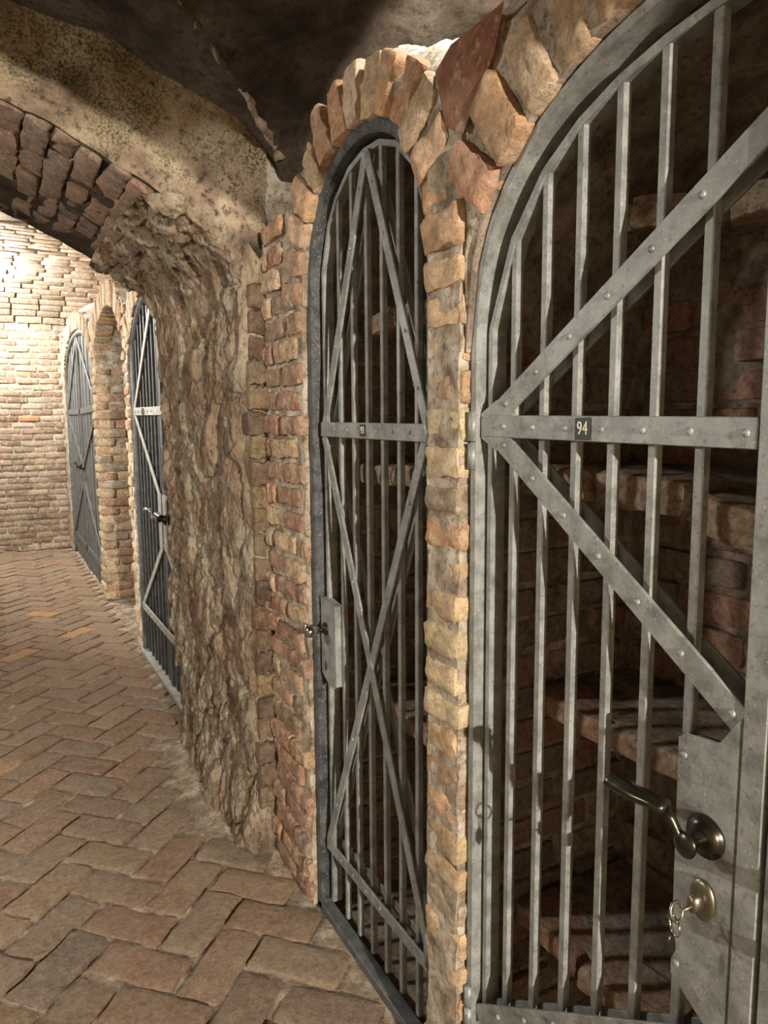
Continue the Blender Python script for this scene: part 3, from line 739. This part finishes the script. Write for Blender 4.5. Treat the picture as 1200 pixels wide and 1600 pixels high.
# ------------------------------------------------------------------ gate 94 (wide double gate, nearest)
g94 = empty('barred_gate', (XG, .51, 0), 'wide galvanised double gate of square bars with number plate 94, nearest the viewer', 'gate', 'barred gates in the brick arches')
mb = MB(); fr = resample(A94.pts(-.010, 160, leg=0.0), .02); sweep(mb, fr, .014, XG - .012, XG + .040)
part('frame', mb, M['zinc'], g94)
mb = MB(); sweep(mb, [(1.06, .008), (-.04, .008)], .02, XG - .01, XG + .045); part('threshold', mb, M['zinc'], g94, bevel=.0015)
def leaf94(sg):
    m_ = lambda y: .486 + sg * (y - .486)        # mirror for the second leaf
    x0 = XG + .012
    # leaf edge following the arch, hinge stile, meeting stile
    edge = [(m_(y), z) for y, z in resample([(1.037, .03)] + [q for q in A94.pts(-.040, 160) if q[0] > .532], .05)]
    e2 = [(m_(1.030), .03), (m_(1.030), 1.48)]
    bars_y = [.974 - .0728 * k for k in range(6)]
    tops = [(m_(1.030), 1.50)] + [(m_(y), A94.z(y, -.045) - .004) for y in bars_y] + [(m_(.525), A94.z(.525, -.045))]
    mb = MB(); sweep(mb, [(m_(1.030), .03)] + tops, .013, x0 - .004, x0 + .026); part('leaf_frame', mb, M['zinc'], g94, bevel=.0012)
    for y in bars_y:
        part('bar', barmesh(m_(y), .03, A94.z(y, -.045) - .002, .014, x0), M['zinc'], g94)
    mb = MB(); mb.box((XG - .006, min(m_(.520), m_(.489)), .02), (XG + .034, max(m_(.520), m_(.489)), A94.z(.51, -.03)))
    st = part('stile', mb, M['zinc'], g94, bevel=.002)
    f0, f1 = XG - .001, XG + .005; bk = x0 + .016
    rv = bars_y
    cb = flat_bar(g94, 'crossbar', (m_(1.030), 1.3415), (m_(.522), 1.3345), .036, f0 - .004, f1 - .004, M['zinc'], [m_(y) for y in rv + [.535]])
    flat_bar(g94, 'brace', (m_(1.015), 1.352), (m_(.492), 1.682), .036, f0, f1, M['zinc'], [m_(y) for y in rv], back=bk)
    flat_bar(g94, 'brace', (m_(1.010), 1.335), (m_(.524), 1.003), .036, f0 - .003, f1 - .003, M['zinc'], [m_(y) for y in rv + [.535]], back=bk)
    flat_bar(g94, 'brace', (m_(1.040), .235), (m_(.530), .585), .036, f0, f1, M['zinc'], [m_(y) for y in rv], back=bk)
    mb = MB(); flat_bar(g94, 'bottom_rail', (m_(1.035), .05), (m_(.53), .05), .036, f0, f1, M['zinc'], [m_(y) for y in rv])
    # gusset at the hinge
    pts_ = [(1.042, 1.322), (1.042, 1.362), (.998, 1.384), (.955, 1.360), (.955, 1.322), (.998, 1.300)]
    mb = MB(); V = [(f0 - .0015, m_(y), z) for y, z in pts_] + [(f1, m_(y), z) for y, z in pts_]
    mb.add(V, [tuple(range(6)), tuple(range(11, 5, -1))] + [(k, (k + 1) % 6, (k + 1) % 6 + 6, k + 6) for k in range(6)])
    part('gusset', mb, M['zinc'], g94)
    for z0, z1 in ((1.268, 1.312), (1.316, 1.366), (.20, .245), (.25, .29)):
        mb = MB(); tube(mb, [(XG - .012, m_(1.052), z0), (XG - .012, m_(1.052), z1)], .0085, 12); part('hinge', mb, M['zinc'], g94, True)
    # lock plate
    pts_ = [(.605, .955), (.594, .962), (.548, .968), (.523, 1.005), (.523, .60), (.548, .600), (.602, .636)]
    xp = XG - .006; mb = MB(); V = [(xp, m_(y), z) for y, z in pts_] + [(xp + .004, m_(y), z) for y, z in pts_]; n_ = len(pts_)
    mb.add(V, [tuple(range(n_)), tuple(range(2 * n_ - 1, n_ - 1, -1))] + [(k, (k + 1) % n_, (k + 1) % n_ + n_, k + n_) for k in range(n_)])
    lp = part('lock_plate', mb, M['zinc'], g94, bevel=.001)
    for y, z in ((.597, .935), (.595, .654)): rivet(lp, m_(y), z, xp, .0055)
    hy, hz = m_(.5600), .846
    door_handle(g94, hy, hz, xp, sg, M['black'], .095, 'blackened ornate door handle')
    mb = MB(); lathe_x(mb, m_(.5590), .764, [(xp, .021), (xp - .004, .021), (xp - .006, .017), (xp - .007, .010)], 24, .85, 1.25)
    mb2 = mb; lathe_x(mb2, m_(.5590), .764, [(xp - .005, .0085), (xp - .022, .0085), (xp - .0225, .001)], 16, .8, 1.25)
    part('escutcheon', mb, M['brass'], g94, True, label='worn oval brass escutcheon with lock cylinder')
    return cb
cb = leaf94(1); leaf94(-1)
text_plate(g94, '94', .7905, 1.338, .031, XG - .0052, cb, .027)
# key with its ring in the lock of gate 94
ky, kz, kx = .5590, .764, XG - .030
kr = empty('key', (kx, ky, kz), 'small metal key with a ring hanging in the lock of gate 94', 'key')
mb = MB(); tube(mb, [(kx + .012, ky, kz - .002), (kx - .014, ky, kz - .002)], [.0022, .0022], 8)
part('blade', mb, M['brass'], kr, True)
mb = MB(); an = lin(0, 2 * math.pi, 25)
tube(mb, [(kx - .024 + .010 * math.cos(a), ky + .003 * math.sin(a), kz + .011 * math.sin(a)) for a in an], .0019, 8); part('bow', mb, M['brass'], kr, True)
mb = MB(); tube(mb, [(kx - .026 + .004 * math.cos(a), ky + .011 * math.cos(a), kz - .018 + .0115 * math.sin(a)) for a in an], .0013, 8); part('ring', mb, M['chrome'], kr, True)
mb = MB(); tube(mb, [(kx - .027, ky + .003, kz - .030), (kx - .027, ky + .004, kz - .040), (kx - .027, ky + .005, kz - .052), (kx - .026, ky + .006, kz - .062)], [.003, .0075, .0075, .003], 10, flat=.25); part('tag', mb, M['black'], kr, True)

# ------------------------------------------------------------------ gate 93 (narrow single gate)
g93 = empty('barred_gate', (XG, 1.485, 0), 'narrow single gate with crossed braces and number plate 93 beside the rubble pier', 'gate', 'barred gates in the brick arches')
mb = MB(); sweep(mb, resample(A93.pts(-.013, 160, leg=0.0), .03), .026, XG - .012, XG + .034); part('frame', mb, M['iron_dark'], g93, False, .003, label='dark worn iron frame')
mb = MB(); sweep(mb, [(1.79, .008), (1.18, .008)], .022, XG - .012, XG + .022); part('threshold', mb, M['iron_far'], g93, bevel=.002)
x0 = XG + .014
bars_y = [1.655 - .0735 * k for k in range(6)]
tops = [(1.738, 1.72)] + [(y, A93.z(y, -.04)) for y in [1.70] + bars_y] + [(1.232, 1.72)]
mb = MB(); sweep(mb, [(1.738, .035)] + tops + [(1.232, .035)], .013, x0 - .004, x0 + .024); part('leaf_frame', mb, M['zinc'], g93, bevel=.0012)
for y in bars_y: part('bar', barmesh(y, .035, A93.z(y, -.04), .0135, x0), M['zinc'], g93)
f0, f1, bk = XG + .003, XG + .009, x0 + .016
cb = flat_bar(g93, 'crossbar', (1.738, 1.332), (1.225, 1.3275), .036, f0 - .004, f1 - .004, M['zinc'], [q for k, q in enumerate(bars_y) if k != 2], r_=.0045)
for p0, p1 in (((1.722, 1.345), (1.482, 1.925)), ((1.232, 1.345), (1.482, 1.925)), ((1.728, 1.315), (1.222, .235)), ((1.236, 1.315), (1.742, .215))):
    lo, hi = sorted((p0[0], p1[0])); dq = .0015 if p1[0] < p0[0] else 0.0
    flat_bar(g93, 'brace', p0, p1, .026, f0 - dq, f1 - dq, M['zinc'], [lo + (hi - lo) * q for q in (.12, .32, .68, .88)], r_=.004, back=bk + dq)
flat_bar(g93, 'bottom_rail', (1.748, .205), (1.222, .205), .030, f0 - .003, f1 - .003, M['zinc'], bars_y, r_=.004, back=bk + .004)
text_plate(g93, '93', 1.497, 1.3305, .027, XG - .0012, cb, .023)
mb = MB(); V = []; pts_ = [(1.750, .895), (1.668, .885), (1.664, .672), (1.700, .668), (1.748, .692)]
V = [(XG - .004, y, z) for y, z in pts_] + [(XG + .018, y, z) for y, z in pts_]
mb.add(V, [tuple(range(5)), tuple(range(9, 4, -1))] + [(k, (k + 1) % 5, (k + 1) % 5 + 5, k + 5) for k in range(5)])
lp = part('lock_box', mb, M['zinc'], g93, bevel=.002)
mb = MB(); lathe_x(mb, 1.722, .716, [(XG - .0035, .009), (XG - .006, .009), (XG - .0065, .001)], 12, .5, 1.5); part('keyhole', mb, M['plate'], g93, True)
mb = MB(); lathe_x(mb, 1.722, .815, [(XG - .004, .017), (XG - .008, .017), (XG - .010, .010), (XG - .020, .0085)], 18); part('rosette', mb, M['black'], g93, True)
mb = MB(); lathe_x(mb, 1.722, .815, [(XG - .016, .008), (XG - .026, .0095), (XG - .032, .014), (XG - .038, .0185), (XG - .052, .0205), (XG - .060, .0185), (XG - .062, .002)], 18, 1, .85)
part('knob', mb, M['chrome'], g93, True, label='worn chrome knob')
for z0, z1 in ((1.29, 1.36), (.22, .29)):
    mb = MB(); tube(mb, [(XG - .006, 1.206, z0), (XG - .006, 1.206, z1)], .008, 12); part('hinge', mb, M['zinc'], g93, True)

# ------------------------------------------------------------------ gate beyond the pier
XH = XF + .022
g92 = empty('barred_gate', (XH, 3.72, 0), 'tall barred double gate with pale braces half hidden behind the rubble pier', 'gate', 'barred gates in the brick arches')
mb = MB(); sweep(mb, resample(A92.pts(-.012, 120, leg=0.0), .05), .022, XH - .006, XH + .04); part('frame', mb, M['iron_far'], g92, True)
mb = MB(); sweep(mb, [(4.44, .01), (3.09, .01)], .02, XH - .02, XH + .04); part('threshold', mb, M['zinc_pale'], g92)
for k in range(14):
    y = 4.355 - .0915 * k
    if abs(y - 3.72) < .03: continue
    part('bar', barmesh(y, .02, A92.z(y, -.02), .016, XH + .012), M['iron_far'], g92)
for y in (3.735, 3.705):
    part('stile', barmesh(y, .02, A92.z(y, -.02), .022, XH + .006), M['iron_far'], g92)
for sg in (1, -1):
    m_ = lambda y: 3.72 + sg * (y - 3.72)
    ys = [m_(4.355 - .0915 * k) for k in range(6)]
    flat_bar(g92, 'crossbar', (m_(4.42), 1.416), (m_(3.72), 1.410), .042, XH - .002, XH + .006, M['zinc_pale'], ys, r_=.006)
    flat_bar(g92, 'brace', (m_(4.40), 1.43), (m_(3.75), 2.0), .036, XH, XH + .007, M['zinc_pale'])
    flat_bar(g92, 'brace', (m_(4.40), 1.40), (m_(3.74), .95), .036, XH, XH + .007, M['zinc_pale'])
    flat_bar(g92, 'brace', (m_(4.40), .30), (m_(3.74), .75), .036, XH, XH + .007, M['zinc_pale'])
    flat_bar(g92, 'bottom_rail', (m_(4.42), .29), (m_(3.72), .285), .040, XH - .002, XH + .006, M['zinc_pale'], ys, r_=.006)
    mb = MB(); mb.box((XH - .004, min(m_(3.74), m_(3.81)), .72), (XH + .004, max(m_(3.74), m_(3.81)), 1.0)); part('lock_plate', mb, M['zinc_pale'], g92)
    door_handle(g92, m_(3.79), .88, XH - .004, sg, M['chrome'] if sg > 0 else M['black'], .10)
mb = MB(); mb.box((XH - .006, 4.09, 1.395), (XH - .0035, 4.14, 1.43)); part('number_plate', mb, M['plate'], g92)

# ------------------------------------------------------------------ far double door of planks
fd = empty('plank_door', (XH, 7.28, 0), 'grey weathered double door of upright planks in the farthest arch', 'door')
mb = MB(); sweep(mb, resample(AFD.pts(-.02, 120, leg=0.0), .06), .04, XH - .006, XH + .05); part('frame', mb, M['iron_far'], fd, True)
for k in range(20):
    y0 = 6.14 + k * .114; y1 = y0 + .106; ym = (y0 + y1) / 2
    dx = .006 * (k % 2); mb = MB(); zt = [min(A93.zc * 0 + AFD.z(q, -.025), 9) for q in (y0, y1)]
    V = [(XH + .012 + dx, y0, .015), (XH + .012 + dx, y1, .015), (XH + .012 + dx, y1, zt[1]), (XH + .012 + dx, y0, zt[0]), (XH + .032, y0, .015), (XH + .032, y1, .015), (XH + .032, y1, zt[1]), (XH + .032, y0, zt[0])]
    mb.add(V, [(0, 1, 2, 3), (7, 6, 5, 4), (0, 4, 5, 1), (1, 5, 6, 2), (2, 6, 7, 3), (3, 7, 4, 0)]); part('plank', mb, M['iron_far'], fd)
for sg in (1, -1):
    m_ = lambda y: 7.28 + sg * (y - 7.28)
    for nm, p0, p1 in (('crossbar', (8.42, 1.47), (7.29, 1.46)), ('brace', (8.40, 1.49), (7.34, 2.10)), ('brace', (8.40, 1.44), (7.34, .98)), ('brace', (8.40, .22), (7.34, .80)), ('bottom_rail', (8.42, .20), (7.29, .20))):
        flat_bar(fd, nm, (m_(p0[0]), p0[1]), (m_(p1[0]), p1[1]), .05, XH, XH + .012, M['iron_far'])
    mb = MB(); sweep(mb, [(m_(7.31), .02), (m_(7.31), AFD.z(7.31, -.03))], .04, XH, XH + .03); part('stile', mb, M['iron_far'], fd)
    door_handle(fd, m_(7.40), .95, XH, sg, M['black'], .11)

# ------------------------------------------------------------------ shelves inside the niches
def shelf(label, y0, y1, z, front, th, pal, n, tilt=lambda y: 0.0):
    root = empty('brick_shelf', (1.0, (y0 + y1) / 2, z), label, 'shelf', 'brick shelves in the niches')
    ys = lin(y0, y1, 24); mb = MB(); xf = np.array([front(y) for y in ys])
    tx = lin(0, 1, 8)
    def gr(zv):
        X_ = (xf + .03)[:, None] + (1.13 - xf - .03)[:, None] * tx[None]
        G_ = np.stack([X_, np.broadcast_to(ys[:, None], X_.shape), np.full_like(X_, zv) + np.array([tilt(q) for q in ys])[:, None]], -1); return G_ + vnoise3(G_, 12, .005)
    a, b = gr(z - .004), gr(z - th + .006)
    mb.grid(a); mb.grid(b, 0, True); mb.grid(np.stack([a[:, 0], b[:, 0]], 1))
    mb.grid(np.stack([a[0], b[0]], 1)); mb.grid(np.stack([a[-1], b[-1]], 1))
    part('slab', mb, M['mortar_cell'], root, True)
    L = (y1 - y0) / n
    for k in range(n):
        ya = y0 + k * L; ym = ya + L / 2
        d2 = Vector((front(ya + L) - front(ya), L, tilt(ya + L) - tilt(ya) + rb.uniform(-.008, .008))).normalized(); az = Vector((0, 0, 1)); ax = d2; ay = az.cross(ax).normalized()
        put_brick('nearl', Vector((front(ym) + .05 + rb.uniform(-.008, .008), ym, z + tilt(ym) - th / 2)) - root.location, ax, ay, ax.cross(ay), root, pick([(.36, .26, .18), (.40, .29, .20), (.33, .23, .16), (.42, .33, .24), (.34, .20, .13)]), (L - .01, .10, th), .004, .03)
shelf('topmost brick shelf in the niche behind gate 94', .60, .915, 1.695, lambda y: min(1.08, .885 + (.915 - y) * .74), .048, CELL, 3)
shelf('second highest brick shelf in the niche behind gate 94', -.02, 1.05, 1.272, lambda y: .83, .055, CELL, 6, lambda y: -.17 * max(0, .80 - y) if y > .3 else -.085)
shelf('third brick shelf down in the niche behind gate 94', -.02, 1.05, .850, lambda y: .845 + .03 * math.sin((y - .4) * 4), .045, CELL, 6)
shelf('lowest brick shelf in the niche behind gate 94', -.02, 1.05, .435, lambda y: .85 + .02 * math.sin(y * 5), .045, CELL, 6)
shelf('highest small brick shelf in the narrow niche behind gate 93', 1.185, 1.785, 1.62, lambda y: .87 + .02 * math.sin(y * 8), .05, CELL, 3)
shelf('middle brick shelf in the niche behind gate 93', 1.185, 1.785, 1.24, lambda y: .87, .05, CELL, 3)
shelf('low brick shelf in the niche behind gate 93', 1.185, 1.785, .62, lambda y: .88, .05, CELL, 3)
